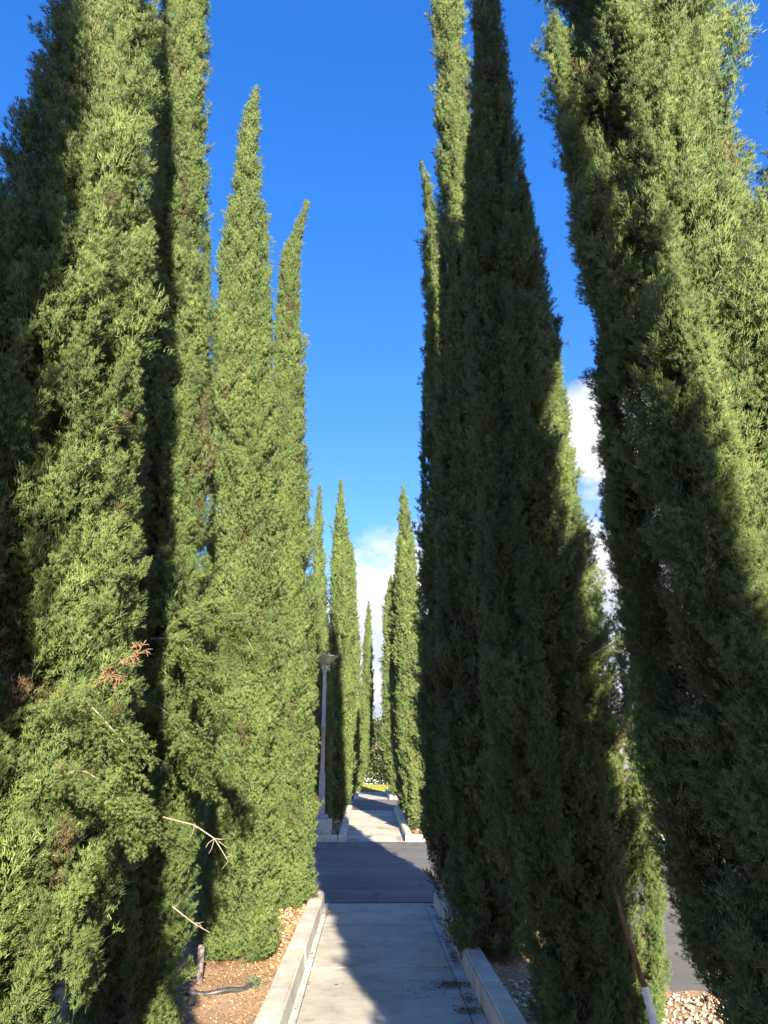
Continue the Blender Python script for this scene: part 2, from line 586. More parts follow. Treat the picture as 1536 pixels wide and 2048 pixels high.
cross_kerb(-9, -0.80, 18.14, 4)
cross_kerb(0.84, 13, 18.14, 5)
cross_kerb(-9, -0.90, 10.24, 4)
cross_kerb(0.90, 2.05, 10.24, 1)
cross_kerb(-9, -0.80, 33.6, 4)
cross_kerb(0.92, 13, 33.6, 5)
cross_kerb(0.85, 13, 25.82, 5)

sheet('lawn', -30, 30, 42.64, 58, M['turf'], 0.006, 3, 14)
# mown grass of the lawn
gv, gf = [], []
N = 9000
gx = rng.uniform(-5, 6, N); gy = rng.uniform(42.7, 52, N)
for i in range(N):
    a = rng.uniform(0, math.pi); dx, dy = 0.02 * math.cos(a), 0.02 * math.sin(a)
    z = zg(gy[i]); hh = rng.uniform(0.03, 0.08)
    o = len(gv)
    gv += [(gx[i] - dx, gy[i] - dy, z), (gx[i] + dx, gy[i] + dy, z), (gx[i] + rng.normal(0, .02), gy[i] + rng.normal(0, .02), z + hh)]
    gf.append((o, o + 1, o + 2))
tag(link('grass', from_np('grass', gv, gf), M['turf']), 'short yellow-green grass at the far end of the walk', 'grass', kind='stuff')

# far hills
hv, hf = [], []
n = 90
for i in range(n + 1):
    a = -math.pi * 0.95 + i / n * math.pi * 1.9
    for k, (rr, zz) in enumerate(((1500, -6), (1650, 1), (1900, 1))):
        top = 0 if k == 0 else (10 + 16 * _P[(i * 7) % 4096] * 0.3 + 10 * math.sin(i * 0.5) + 6 * math.sin(i * 1.3 + 1)) * (0.6 if k == 1 else 1.3)
        hv.append((rr * math.sin(a), rr * math.cos(a), zz + top))
for i in range(n):
    for k in range(2):
        b = i * 3 + k
        hf.append((b, b + 3, b + 4, b + 1))
tag(link('hills', from_np('hills', hv, hf), M['hill'], smooth=True), kind='structure')


# ------------------------------------------------------------------ cypress sprays
def plume_mesh(name, seed, n_shoot=15, n_cord=9, wid=0.024, spread=0.34, cl=(0.07, 0.13)):
    """unit-length cypress spray along +Z: a stem with side shoots that carry blunt tufts of scaly cords"""
    r = np.random.default_rng(seed)
    V, Fc, T = [], [], []

    def cord(p, d, L, wd, tip):
        d = d / np.linalg.norm(d)
        a = np.cross(d, r.normal(size=3)); a /= np.linalg.norm(a)
        b = np.cross(d, a)
        o = len(V); jit = r.normal(0, 0.10)
        for k in range(3):
            t = 2 * math.pi * k / 3
            V.append(p + (a * math.cos(t) + b * math.sin(t)) * wd * 0.5 + d * L * 0.12 * (k == 1)); T.append(tip * 0.75 + jit)
        V.append(p + d * L + np.array([0, 0, 0.08 * L])); T.append(min(1.0, tip + 0.25) + jit)
        Fc.extend([(o, o + 1, o + 3), (o + 1, o + 2, o + 3), (o + 2, o, o + 3)])

    bend = r.normal(0, 0.12, 2)
    axis = lambda t: np.array([bend[0] * t * t, bend[1] * t * t, t])
    for i in range(5):
        p0 = axis(i / 5); cord(p0, axis((i + 1) / 5) - p0, 0.24, 0.016, i / 5 * 0.4)
    for s_ in range(n_shoot):
        t = 0.05 + 0.90 * (s_ + r.random()) / n_shoot
        az = s_ * 2.39996 + r.normal(0, 0.5)
        L = spread * (1 - t) ** 0.5 * r.uniform(0.55, 1.2) + 0.06
        out = np.array([math.cos(az), math.sin(az), 0])
        ang = R(r.uniform(22, 60))
        d0 = out * math.sin(ang) + np.array([0, 0, math.cos(ang)])
        p = axis(t)
        cord(p, d0, L, 0.012, 0.2)
        tone = r.normal(0, 0.12)
        for u in ((0.45, 1.0) if L > 0.16 else (0.9,)):
            q0 = p + d0 * L * u * 0.85 + np.array([0, 0, 0.12 * L * u])
            for c in range(n_cord):
                dd = d0 + r.normal(0, 0.55, 3) + np.array([0, 0, 0.35])
                q = q0 + r.normal(0, 0.022, 3)
                cord(q, dd, r.uniform(*cl), wid * r.uniform(0.7, 1.2), np.clip(0.25 + 0.45 * u * (0.6 + 0.4 * t) + tone, 0, 1))
    for c in range(n_cord):
        cord(axis(0.9) + r.normal(0, 0.015, 3), np.array([0, 0, 1.0]) + r.normal(0, 0.4, 3), r.uniform(*cl), wid, 0.75)
    me = from_np(name, np.array(V), np.array(Fc))
    at = me.attributes.new('tip', 'FLOAT', 'POINT')
    at.data.foreach_set('value', np.array(T, np.float32))
    return me


PLUMES = []
for i in range(7):
    me = plume_mesh('cypress_spray', 100 + i, n_shoot=[17, 19, 15, 20, 16, 14, 18][i], n_cord=12, wid=0.019, cl=(0.055, 0.11), spread=[0.32, 0.38, 0.28, 0.42, 0.34, 0.26, 0.40][i])
    me.materials.append(M['cypress'])
    PLUMES.append(bpy.data.objects.new('cypress_spray', me))
NEAR = []
for i in range(7):
    me = plume_mesh('cypress_spray_fine', 300 + i, n_shoot=[20, 23, 18, 25, 19, 17, 22][i], n_cord=19, wid=0.0120, spread=[0.32, 0.38, 0.28, 0.42, 0.34, 0.26, 0.40][i], cl=(0.035, 0.085))
    me.materials.append(M['cypress'])
    NEAR.append(bpy.data.objects.new('cypress_spray_fine', me))
COARSE = []
for i in range(5):
    me = plume_mesh('cypress_spray_coarse', 200 + i, 11, 6, 0.040, 0.34, (0.09, 0.16))
    me.materials.append(M['cypress'])
    COARSE.append(bpy.data.objects.new('cypress_spray_coarse', me))


def instancer_group(name, objs):
    ng = bpy.data.node_groups.new(name, 'GeometryNodeTree')
    ng.interface.new_socket('Geometry', in_out='INPUT', socket_type='NodeSocketGeometry')
    ng.interface.new_socket('Geometry', in_out='OUTPUT', socket_type='NodeSocketGeometry')
    N_ = ng.nodes
    gi = N_.new('NodeGroupInput'); go = N_.new('NodeGroupOutput')
    g2i = N_.new('GeometryNodeGeometryToInstance')
    for o in reversed(objs):
        oi = N_.new('GeometryNodeObjectInfo')
        oi.inputs['Object'].default_value = o
        oi.inputs['As Instance'].default_value = False
        ti = N_.new('GeometryNodeGeometryToInstance')
        ng.links.new(oi.outputs['Geometry'], ti.inputs[0])
        ng.links.new(ti.outputs[0], JOIN.inputs[0]) if False else None
        o['_t'] = 0
        if 'j' not in locals():
            j = N_.new('GeometryNodeJoinGeometry')
        ng.links.new(ti.outputs[0], j.inputs[0])
        del o['_t']
    N_.remove(g2i)
    iop = N_.new('GeometryNodeInstanceOnPoints')
    iop.inputs['Pick Instance'].default_value = True

    def na(attr, typ):
        nd = N_.new('GeometryNodeInputNamedAttribute')
        nd.data_type = typ
        nd.inputs['Name'].default_value = attr
        return next(s for s in nd.outputs if s.enabled and s.name == 'Attribute')
    m2p = N_.new('GeometryNodeMeshToPoints')
    ng.links.new(gi.outputs[0], m2p.inputs['Mesh'])
    ng.links.new(m2p.outputs[0], iop.inputs['Points'])
    ng.links.new(j.outputs[0], iop.inputs['Instance'])
    ng.links.new(na('idx', 'INT'), iop.inputs['Instance Index'])
    e2r = N_.new('FunctionNodeEulerToRotation')
    ng.links.new(na('rot', 'FLOAT_VECTOR'), e2r.inputs[0])
    ng.links.new(e2r.outputs[0], iop.inputs['Rotation'])
    ng.links.new(na('scl', 'FLOAT'), iop.inputs['Scale'])
    ng.links.new(iop.outputs[0], go.inputs[0])
    return ng


NG_FINE = instancer_group('spray_instancer', PLUMES)
NG_NEAR = instancer_group('near_spray_instancer', NEAR)
NG_COARSE = instancer_group('coarse_spray_instancer', COARSE)


def spray_object(name, P, D, roll, scl, tint, dry, ng, nvar, parent, seed=0):
    """P base points, D directions of the sprays (world space)"""
    r = np.random.default_rng(seed)
    n = len(P)
    me = bpy.data.meshes.new(name)
    me.vertices.add(n)
    me.vertices.foreach_set('co', np.asarray(P, np.float32).ravel())
    # rotation: Rz(az) * Ry(tilt) * Rz(roll); as XYZ euler of the product, computed with matrices
    d = D / np.linalg.norm(D, axis=1, keepdims=True)
    tilt = np.arccos(np.clip(d[:, 2], -1, 1)); az = np.arctan2(d[:, 1], d[:, 0])
    ca, sa, ct, st, cr, sr = np.cos(az), np.sin(az), np.cos(tilt), np.sin(tilt), np.cos(roll), np.sin(roll)
    m00 = ca * ct * cr - sa * sr; m10 = sa * ct * cr + ca * sr; m20 = -st * cr
    m21 = st * sr; m22 = ct
    ex = np.arctan2(m21, m22); ey = np.arctan2(-m20, np.hypot(m00, m10)); ez = np.arctan2(m10, m00)
    for nm, typ, val in (('rot', 'FLOAT_VECTOR', np.stack([ex, ey, ez], 1)), ('scl', 'FLOAT', scl), ('tint', 'FLOAT', tint), ('dry', 'FLOAT', dry)):
        a = me.attributes.new(nm, typ, 'POINT')
        a.data.foreach_set('vector' if typ == 'FLOAT_VECTOR' else 'value', np.asarray(val, np.float32).ravel())
    a = me.attributes.new('idx', 'INT', 'POINT')
    a.data.foreach_set('value', r.integers(0, nvar, n).astype(np.int32))
    me.update()
    o = link(name, me, None, parent)
    md = o.modifiers.new('sprays', 'NODES')
    md.node_group = ng
    o['kind'] = 'stuff'
    return o


def cypress(D, prof, label, seed, fine=True, dens=190, plen=0.27, spurs=(), lobes=0.20, hole=0.31, bare=0.12, inset=0.26, leaders=9, group='cypresses lining the walk', z0=None):
    r = np.random.default_rng(seed)
    prof = [tuple(p) for p in prof]
    base = zg(D) if z0 is None else z0
    x0 = prof[0][1]
    root = empty('italian_cypress', (x0, D, base))
    tag(root, label, 'cypress', group)
    cols = [np.array([(h, cx, 0.0, rr) for h, cx, rr in prof])]
    for sp in spurs:                              # secondary leaders: (h, cx, dy, r)
        cols.append(np.array(sp, float))
    P, DR, SC, TI, DY = [], [], [], [], []
    ph = r.random(8) * 6.28
    H = prof[-1][0]
    main = cols[0]
    for k in range(leaders):
        a = r.random() * 6.28
        h0 = r.uniform(0.02, 0.72) * H
        ln = r.uniform(0.10, 0.26) * H
        h1 = min(h0 + ln, 0.93 * H)
        rb = r.uniform(0.07, 0.13)
        off = lambda q: max(np.interp(q, main[:, 0], main[:, 3]) - rb * 0.75, 0.0)
        rows = []
        for f, sc_ in ((0.0, 0.5), (0.3, 1.0), (0.7, 0.75), (0.9, 0.4), (1.0, 0.1)):
            q = h0 + (h1 - h0) * f
            o_ = off(q) + 0.05 * f
            rows.append((q, np.interp(q, main[:, 0], main[:, 1]) + math.cos(a) * o_, math.sin(a) * o_, rb * sc_))
        cols.append(np.array(rows, float))
    for ci, c in enumerate(cols):
        hs_ = np.linspace(c[0, 0], c[-1, 0], 200)
        rs = np.interp(hs_, c[:, 0], c[:, 3])
        area = np.trapz(2 * math.pi * rs, hs_)
        for layer in (0, 1):
            n = int(area * dens * (1.0 if layer == 0 else 0.62)) + 30
            cdf = np.cumsum(rs + 0.03); cdf /= cdf[-1]
            h = np.interp(r.random(n), cdf, hs_)
            th = r.random(n) * 2 * math.pi
            rr = np.interp(h, c[:, 0], c[:, 3])
            cx = np.interp(h, c[:, 0], c[:, 1]); cy = np.interp(h, c[:, 0], c[:, 2]) + D
            # upright ridges and clumps
            u = np.stack([np.cos(th) * rr * 4.2 + ph[0] * 9, np.sin(th) * rr * 4.2 + ph[1] * 9, h * 0.62 + ph[2] * 5], 1)
            ridge = vnoise(u)
            u2 = np.stack([np.cos(th) * rr * 8 + ph[3] * 9, np.sin(th) * rr * 8 + ph[4] * 9, h * 3.2 + ph[5] * 5], 1)
            clump = vnoise(u2)
            rad = rr * (1.03 + lobes * 2 * (ridge - 0.5) + 0.36 * (clump - 0.55))
            if layer == 1:
                rad = rad * r.uniform(0.50, 0.80, n)
            keep = (clump > hole * (1.0 if layer == 0 else 0.0)) | (rr < 0.12)
            L = plen * np.clip(np.exp(r.normal(0, 0.34, n)), 0.45, 1.9) * np.clip(0.40 + rr * 2.0, 0.40, 1.1)
            tilt = R(1) * np.clip(r.normal(24, 11, n) + 18 * (rr < 0.1) * 0, 2, 60)
            tilt = np.minimum(tilt, R(12) + rr * 1.6)
            azm = th + r.normal(0, 0.45, n)
            d = np.stack([np.cos(azm) * np.sin(tilt), np.sin(azm) * np.sin(tilt), np.cos(tilt)], 1)
            # base is set in, so that the tips lie about on the outline
            stray = r.random(n)
            push = np.where(stray < 0.10, r.uniform(0.10, 0.32, n) * L, np.where(stray > 0.75, -r.uniform(0.1, 0.4, n) * L, 0.0))
            base_r = np.maximum(rad - L * np.sin(tilt) * 0.92 - inset * L + push * (layer == 0), 0.0)
            p = np.stack([cx + np.cos(th) * base_r, cy + np.sin(th) * base_r, base + h - 0.55 * L], 1)
            p[:, 2] = np.maximum(p[:, 2], base + 0.015 + 0.04 * r.random(n))
            top = base + c[-1, 0] - p[:, 2]
            L = np.minimum(L, np.maximum(top * 1.05, 0.10))
            ti = np.clip(0.5 + 0.9 * (clump - 0.5) + r.normal(0, 0.24, n), 0, 1)
            dn = vnoise(np.stack([p[:, 0] * 3 + ph[6], p[:, 1] * 3, p[:, 2] * 2.2 + ph[7]], 1))
            dy = (np.clip((dn - 0.76) * 4, 0, 0.8) * (r.random(n) < 0.5) + 0.8 * (r.random(n) < 0.010)) * (rr > 0.15)
            if layer == 1:
                dy = np.clip(dy + 0.30 * (rr > 0.2), 0, 0.9)
            P.append(p[keep]); DR.append(d[keep]); SC.append(L[keep]); TI.append(ti[keep]); DY.append(dy[keep])
    P, DR, SC, TI, DY = (np.concatenate(a) for a in (P, DR, SC, TI, DY))
    ng, nv = (NG_NEAR, len(NEAR)) if fine == 2 else (NG_FINE, len(PLUMES)) if fine else (NG_COARSE, len(COARSE))
    spray_object('crown', P, DR, r.random(len(P)) * 6.28, SC, TI, DY, ng, nv, root, seed)
    # trunk and the dark twiggy heart of the crown
    zs = [0] + [p[0] for p in prof if p[0] > 0.4]
    xs = [x0] + [p[1] for p in prof if p[0] > 0.4]
    rad = [max(0.012, 0.085 * (1 - z / (prof[-1][0] + 0.3))) for z in zs]
    link('trunk', tubes_mesh('trunk', [([(x, D, base + z - 0.03 * (z == 0)) for x, z in zip(xs, zs)], rad, 9)]), M['bark'], root, True)
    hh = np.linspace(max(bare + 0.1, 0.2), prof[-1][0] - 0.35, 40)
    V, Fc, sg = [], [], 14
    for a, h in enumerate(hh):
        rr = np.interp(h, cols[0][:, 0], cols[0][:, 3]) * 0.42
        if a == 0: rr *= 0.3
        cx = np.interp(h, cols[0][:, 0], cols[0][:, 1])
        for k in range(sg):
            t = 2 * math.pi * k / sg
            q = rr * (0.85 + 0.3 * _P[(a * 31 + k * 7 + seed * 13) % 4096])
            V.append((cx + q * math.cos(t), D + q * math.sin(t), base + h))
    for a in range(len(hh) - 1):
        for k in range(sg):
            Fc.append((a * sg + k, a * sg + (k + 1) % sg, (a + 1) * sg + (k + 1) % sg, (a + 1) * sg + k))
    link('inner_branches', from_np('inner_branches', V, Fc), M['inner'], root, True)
    return root


def side_branch(root, pts, seed, n=70, plen=0.16, rad=0.0045, droop=0.3, dry=0.1, label=None, fan=0.06):
    """a loose branch that stands out of the crown: stem plus sprays along it"""
    r = np.random.default_rng(seed)
    pts = [Vector(p) for p in pts]
    # smooth the polyline
    sm = []
    for i in range(len(pts) - 1):
        for k in range(4):
            sm.append(pts[i].lerp(pts[i + 1], k / 4))
    sm.append(pts[-1])
    for _ in range(2):
        sm = [sm[0]] + [(sm[i - 1] + sm[i] * 2 + sm[i + 1]) / 4 for i in range(1, len(sm) - 1)] + [sm[-1]]
    A = np.array([tuple(p) for p in sm])
    t = r.random(n) ** 0.8
    f = t * (len(A) - 1)
    i0 = np.minimum(f.astype(int), len(A) - 2)
    p = A[i0] + (A[i0 + 1] - A[i0]) * (f - i0)[:, None]
    tan = A[i0 + 1] - A[i0]
    tan /= np.linalg.norm(tan, axis=1, keepdims=True)
    d = tan + r.normal(0, 0.45, (n, 3)) + np.array([0, 0, -droop])
    p = p + r.normal(0, fan, (n, 3)) * (0.3 + t[:, None]) * 0.6
    o = spray_object('side_branch', p, d, r.random(n) * 6.28, plen * r.uniform(0.7, 1.3, n), r.uniform(0.4, 1.0, n), np.full(n, dry) * (r.random(n) < 0.5), NG_FINE, len(PLUMES), root, seed)
    me = tubes_mesh('stem', [(sm, list(np.linspace(rad, rad * 0.35, len(sm))), 6)])
    s = link('stem', me, M['twig'], o, True, world=False)
    if label: o['label'] = label
    return o


def dead_branch(root, pts, seed, twigs=14, L=0.12, rad=0.007, tufts=0, label='dead brown branch'):
    r = np.random.default_rng(seed)
    pts = [Vector(p) for p in pts]
    tubes = [(pts, list(np.linspace(rad, rad * 0.4, len(pts))), 6)]
    ends = []
    for _ in range(twigs):
        i = int(r.integers(max(0, len(pts) - 3), len(pts)))
        a = pts[i]
        d = (pts[min(i, len(pts) - 1)] - pts[max(i - 1, 0)])
        d = (d.normalized() if d.length > 0 else Vector((0, 0, 1))) + Vector(r.normal(0, 0.6, 3))
        d.normalize()
        m = a + d * L * r.uniform(0.3, 0.6) + Vector(r.normal(0, 0.01, 3))
        e = m + (d + Vector(r.normal(0, 0.4, 3))).normalized() * L * r.uniform(0.3, 0.7)
        tubes.append(([a, m, e], [rad * 0.5, rad * 0.4, rad * 0.2], 4))
        for _k in range(tufts):
            q = m.lerp(e, r.random()); dd = (d + Vector(r.normal(0, 0.7, 3))).normalized()
            tubes.append(([q, q + dd * 0.012, q + dd * 0.020 + Vector((0, 0, -0.004))], [0.0016, 0.0016, 0.0006], 3))
    o = link('dead_branch', tubes_mesh('dead_branch', tubes), M['dead'] if tufts else M['twig'], root, True)
    o['label'] = label
    return o


TREES = {}
# ---- left row
TREES['L0'] = cypress(0.2, [(0.0, -1.46, .36), (1, -1.46, .44), (2.2, -1.46, .48), (3.2, -1.45, .50), (4.1, -1.46, .50), (5.6, -1.50, .40), (7.5, -1.48, .24), (9.0, -1.46, .03)],
    'tall cypress beside the viewer, before the nearest tree of the left row', 11, 2, 150, 0.24, leaders=0, inset=0.15)
TREES['L1'] = cypress(2.8, [(0.12, -1.5, .36), (0.5, -1.51, .44), (0.9, -1.5, .49), (1.65, -1.5, .51), (2.18, -1.49, .47), (2.57, -1.5, .45), (3.0, -1.48, .42), (3.46, -1.46, .39), (3.97, -1.44, .34), (4.54, -1.41, .29), (5.17, -1.38, .25), (6.0, -1.46, .20), (7.0, -1.56, .15), (8.2, -1.62, .09), (9.2, -1.65, .02)],
    'nearest left cypress, shaggy, left half shaded, cut off by the frame edge', 12, 2, 200, 0.215, lobes=0.26, inset=0.34)
TREES['L2'] = cypress(5.0, [(0.12, -1.52, .27), (0.4, -1.53, .34), (0.85, -1.53, .38), (1.99, -1.55, .44), (2.63, -1.57, .44), (3.33, -1.62, .40), (4.5, -1.66, .33), (5.1, -1.67, .31), (6.08, -1.69, .29), (7.39, -1.76, .25), (7.97, -1.80, .2), (9.2, -1.82, .12), (10.2, -1.84, .02)],
    'second cypress from the viewer on the left, loose drooping branches at head height', 13, 2, 200, 0.215, lobes=0.26, inset=0.32)
TREES['L3'] = cypress(7.4, [(0.0, -1.25, .30), (0.2, -1.26, .38), (0.48, -1.27, .40), (1.3, -1.30, .40), (2.18, -1.32, .41), (3.13, -1.35, .40), (4.16, -1.41, .38), (5.29, -1.5, .35), (6.2, -1.56, .3), (7.18, -1.57, .25), (8.23, -1.6, .18), (8.98, -1.62, .13), (9.52, -1.57, .03)],
    'third cypress on the left with a full pointed top, sunlit down to the ground', 14, True, 165, 0.22)
TREES['L4'] = cypress(9.8, [(0.12, -1.08, .26), (0.38, -1.12, .34), (1.2, -1.13, .37), (2.98, -1.17, .35), (4.29, -1.22, .31), (5.35, -1.24, .27), (6.48, -1.29, .23), (7.69, -1.33, .19), (8.81, -1.35, .15), (9.44, -1.23, .09), (9.86, -1.12, .03)],
    'fourth left cypress, at the kerb corner of the near road, tip bent right', 15, True, 165, 0.22, inset=0.14)
# ---- right row
TREES['R0'] = cypress(0.2, [(0.0, 1.3, .50), (1, 1.3, .58), (1.9, 1.24, .50), (2.4, 1.10, .33), (2.9, 1.03, .25), (3.6, 1.00, .20), (4.3, 1.02, .18), (5.0, 1.02, .12), (5.5, 1.02, .03)],
    'short cypress beside the viewer, before the nearest tree of the right row', 21, 2, 150, 0.24, leaders=0, inset=0.15)
TREES['R1'] = cypress(2.6, [(0.12, 1.26, .37), (0.6, 1.28, .45), (1.21, 1.26, .47), (1.65, 1.25, .48), (2.31, 1.22, .48), (2.79, 1.18, .46), (3.11, 1.15, .43), (3.56, 1.10, .39), (3.93, 1.07, .38), (4.41, 1.06, .39), (4.91, 1.06, .41), (5.6, 1.20, .52), (6.4, 1.24, .56), (8, 1.22, .50), (9.5, 1.12, .36), (11, 1.03, .22), (12.6, 1.0, .02)],  # unseen upper crown bulged out to throw shade on the second tree
    'nearest cypress on the right, broad and ragged, sunlit top cut off by the frame', 22, 2, 200, 0.215, lobes=0.27, inset=0.42)
TREES['R2'] = cypress(5.0, [(0.12, 1.15, .38), (0.59, 1.15, .44), (1.12, 1.10, .48), (1.69, 1.05, .49), (2.31, 1.02, .46), (2.97, 0.97, .42), (3.7, 0.94, .39), (4.5, 0.91, .36), (5.37, 0.87, .31), (6.33, 0.85, .24), (7.97, 0.85, .15), (9.3, 0.86, .02)],
    'second cypress on the right, mostly in shade with a sunlit strip down its right side', 23, 2, 200, 0.215, inset=0.40,
    spurs=[[(2.4, 1.26, .05, .10), (3.6, 1.22, .05, .08), (4.2, 1.22, .05, .06), (4.6, 1.24, .05, .03), (4.85, 1.27, .05, .005)],
           [(4.4, 1.00, .05, .10), (5.3, 1.02, .05, .06), (5.95, 1.05, .05, .01)]])
TREES['R3'] = cypress(7.4, [(0.0, 0.92, .30), (0.2, 0.92, .36), (0.48, 0.92, .38), (1.3, 0.92, .38), (2.64, 0.92, .40), (4.16, 0.93, .38), (5.89, 0.93, .30), (7.87, 0.88, .24), (9.37, 0.85, .21), (11.02, 0.82, .19), (12.2, 0.80, .13), (13.0, .80, .02)],
    'third and tallest right cypress, sunlit upper left edge, top outside frame', 24, True, 160, 0.23, inset=0.14)
TREES['R4'] = cypress(9.8, [(0.12, 0.93, .24), (0.38, 0.92, .32), (0.92, 0.88, .36), (1.77, 0.86, .38), (2.98, 0.85, .37), (4.57, 0.83, .34), (4.99, 0.84, .3), (6.1, 0.84, .25), (7.28, 0.83, .2), (8.55, 0.82, .18), (9.44, 0.78, .15), (10.1, 0.72, .09), (10.65, 0.64, .02)],
    'fourth cypress on the right, slim leaning tip left of the tallest tree', 25, True, 160, 0.22, inset=0.14)
# ---- beyond the first road
TREES['L5'] = cypress(19.8, [(0.12, -1.25, .2), (0.5, -1.28, .27), (1.95, -1.33, .3), (3.76, -1.41, .28), (5.69, -1.46, .2), (7.32, -1.51, .14), (8.17, -1.52, .09), (8.82, -1.51, .02)],
    'slim cypress directly behind the street lamp', 31, False, 120, 0.30, inset=0.12)
TREES['L6'] = cypress(22.4, [(0.12, -0.99, .2), (0.5, -0.96, .30), (1.99, -0.93, .36), (4.05, -0.92, .38), (5.49, -0.95, .35), (6.98, -0.98, .29), (8.39, -1.04, .18), (9.35, -1.05, .1), (9.88, -1.04, .02)],
    'cypress right of the street lamp, tallest of the far left group', 32, False, 120, 0.30, inset=0.12)
TREES['L6b'] = cypress(24.9, [(0.12, -1.05, .2), (0.6, -0.98, .30), (2.5, -0.92, .33), (4.5, -0.88, .30), (6.5, -0.84, .22), (7.9, -0.80, .1), (8.5, -0.78, .02)],
    'cypress before the far road on the left, behind a taller neighbour', 33, False, 110, 0.30, inset=0.12)
TREES['L7'] = cypress(34.8, [(0.12, -0.95, .2), (1.19, -0.88, .32), (3.25, -0.91, .37), (5.4, -0.92, .33), (7.64, -0.95, .25), (9.97, -0.94, .13), (11.17, -0.94, .02)],
    'cypress beyond the far road on the left, between the tall far one and the shortest', 34, False, 90, 0.36, inset=0.12)
TREES['L8'] = cypress(38.5, [(0.12, -0.75, .2), (0.58, -0.64, .28), (1.37, -0.48, .31), (2.73, -0.34, .33), (4.6, -0.25, .28), (7.03, -0.2, .2), (8.28, -0.19, .13), (9.24, -0.17, .02)],
    'farthest cypress on the left, short with a thin tip against white cloud', 35, False, 90, 0.36, inset=0.12)
TREES['R5'] = cypress(19.8, [(0.12, 1.05, .2), (0.6, 1.02, .28), (1.95, 0.95, .33), (3.76, 0.90, .34), (5.69, 0.83, .3), (7.32, 0.81, .22), (8.31, 0.78, .13), (8.82, 0.75, .02)],
    'tall sunlit cypress just beyond the near road on the right, tip against blue sky', 36, False, 120, 0.30, inset=0.12)
TREES['R6'] = cypress(22.4, [(0.12, 0.99, .2), (0.69, 1.0, .28), (1.99, 0.94, .35), (4.05, 0.89, .36), (6.23, 0.86, .33), (7.2, 0.83, .22), (8.1, 0.78, .03)],
    'cypress right behind the sunlit one beyond the near road on the right', 37, False, 110, 0.30, inset=0.12)
TREES['R6b'] = cypress(25.0, [(0.12, 1.02, .2), (0.69, 0.98, .28), (1.99, 0.92, .33), (4.05, 0.89, .33), (6.0, 0.87, .25), (7.6, 0.85, .03)],
    'cypress before the far road on the right, hidden behind two nearer ones', 38, False, 110, 0.30, inset=0.12)
TREES['R7'] = cypress(34.8, [(0.12, 1.06, .2), (0.78, 1.02, .32), (2.21, 0.89, .38), (4.32, 0.85, .39), (7.41, 0.83, .29), (8.79, 0.83, .17), (9.68, 0.83, .02)],
    'slim cypress beyond the far road, right, its tip left of the sunlit one', 39, False, 90, 0.36, inset=0.12)
TREES['R8'] = cypress(38.0, [(0.12, 1.1, .2), (0.78, 1.06, .32), (2.21, 0.98, .36), (4.32, 0.95, .36), (6.5, 0.95, .27), (8.2, 0.95, .03)],
    'farthest cypress on the right, hidden behind the slim pointed one', 40, False, 80, 0.36, inset=0.12)

# ---- loose branches
L2, L1, R1t, R2t = TREES['L2'], TREES['L1'], TREES['R1'], TREES['R2']
side_branch(L2, [(-1.40, 4.75, 2.42), (-1.12, 4.52, 2.48), (-0.92, 4.45, 2.42), (-0.80, 4.42, 2.22)], 51, 75, 0.14, dry=0.0, label='drooping branch arching to the right')
side_branch(L2, [(-1.45, 4.65, 2.32), (-1.25, 4.50, 2.30), (-1.08, 4.44, 2.12), (-1.0, 4.42, 1.95)], 52, 75, 0.14, dry=0.0)
side_branch(L2, [(-1.50, 4.65, 1.95), (-1.32, 4.50, 1.92), (-1.14, 4.42, 1.76), (-1.04, 4.4, 1.58)], 53, 70, 0.14, dry=0.0)
side_branch(L1, [(-1.25, 2.7, 1.72), (-1.05, 2.42, 1.82), (-0.93, 2.31, 1.75), (-0.84, 2.31, 1.66)], 54, 55, 0.10, rad=0.004, fan=0.03, dry=0.15)
side_branch(L1, [(-1.22, 2.7, 1.50), (-1.00, 2.42, 1.60), (-0.86, 2.32, 1.53), (-0.76, 2.33, 1.44)], 55, 60, 0.10, rad=0.004, fan=0.03, dry=0.2)
side_branch(R2t, [(1.15, 4.7, 2.2), (1.4, 4.5, 2.34), (1.58, 4.45, 2.32), (1.70, 4.45, 2.16)], 56, 130, 0.11, label='branch reaching over the gap to the right')
side_branch(R1t, [(1.25, 2.45, 3.2), (1.5, 2.4, 3.75), (1.72, 2.45, 4.05), (2.0, 2.5, 4.2)], 57, 200, 0.14, droop=0.0, fan=0.12, label='loose branch standing out into the sky')
side_branch(R1t, [(1.3, 2.4, 2.7), (1.55, 2.35, 3.25), (1.75, 2.35, 3.5), (2.0, 2.4, 3.6)], 58, 200, 0.14, droop=0.0, fan=0.12)
side_branch(R1t, [(1.3, 2.45, 2.2), (1.6, 2.4, 2.8), (1.85, 2.4, 3.1)], 59, 200, 0.14, droop=0.0, fan=0.12)
dead_branch(L1, [(-1.0, 2.34, 1.80), (-0.90, 2.30, 1.84), (-0.85, 2.28, 1.88), (-0.82, 2.27, 1.905)], 61, 34, 0.026, 0.0016, 5, 'dead rust-brown spray')
dead_branch(L2, [(-1.25, 4.5, 1.33), (-1.05, 4.36, 1.30), (-0.93, 4.30, 1.24), (-0.86, 4.28, 1.15)], 62, 9, 0.07, 0.0048, 0, 'bare pale broken branch')
dead_branch(L2, [(-1.15, 4.45, 0.90), (-1.02, 4.36, 0.84), (-0.93, 4.34, 0.80)], 63, 5, 0.05, 0.0036, 0, 'bare pale twig')
dead_branch(R1t, [(1.20, 2.08, 2.75), (1.26, 2.03, 3.0), (1.30, 2.03, 3.25), (1.29, 2.06, 3.45)], 64, 14, 0.12, 0.005, 3, 'bare brown twigs in a gap of the crown')


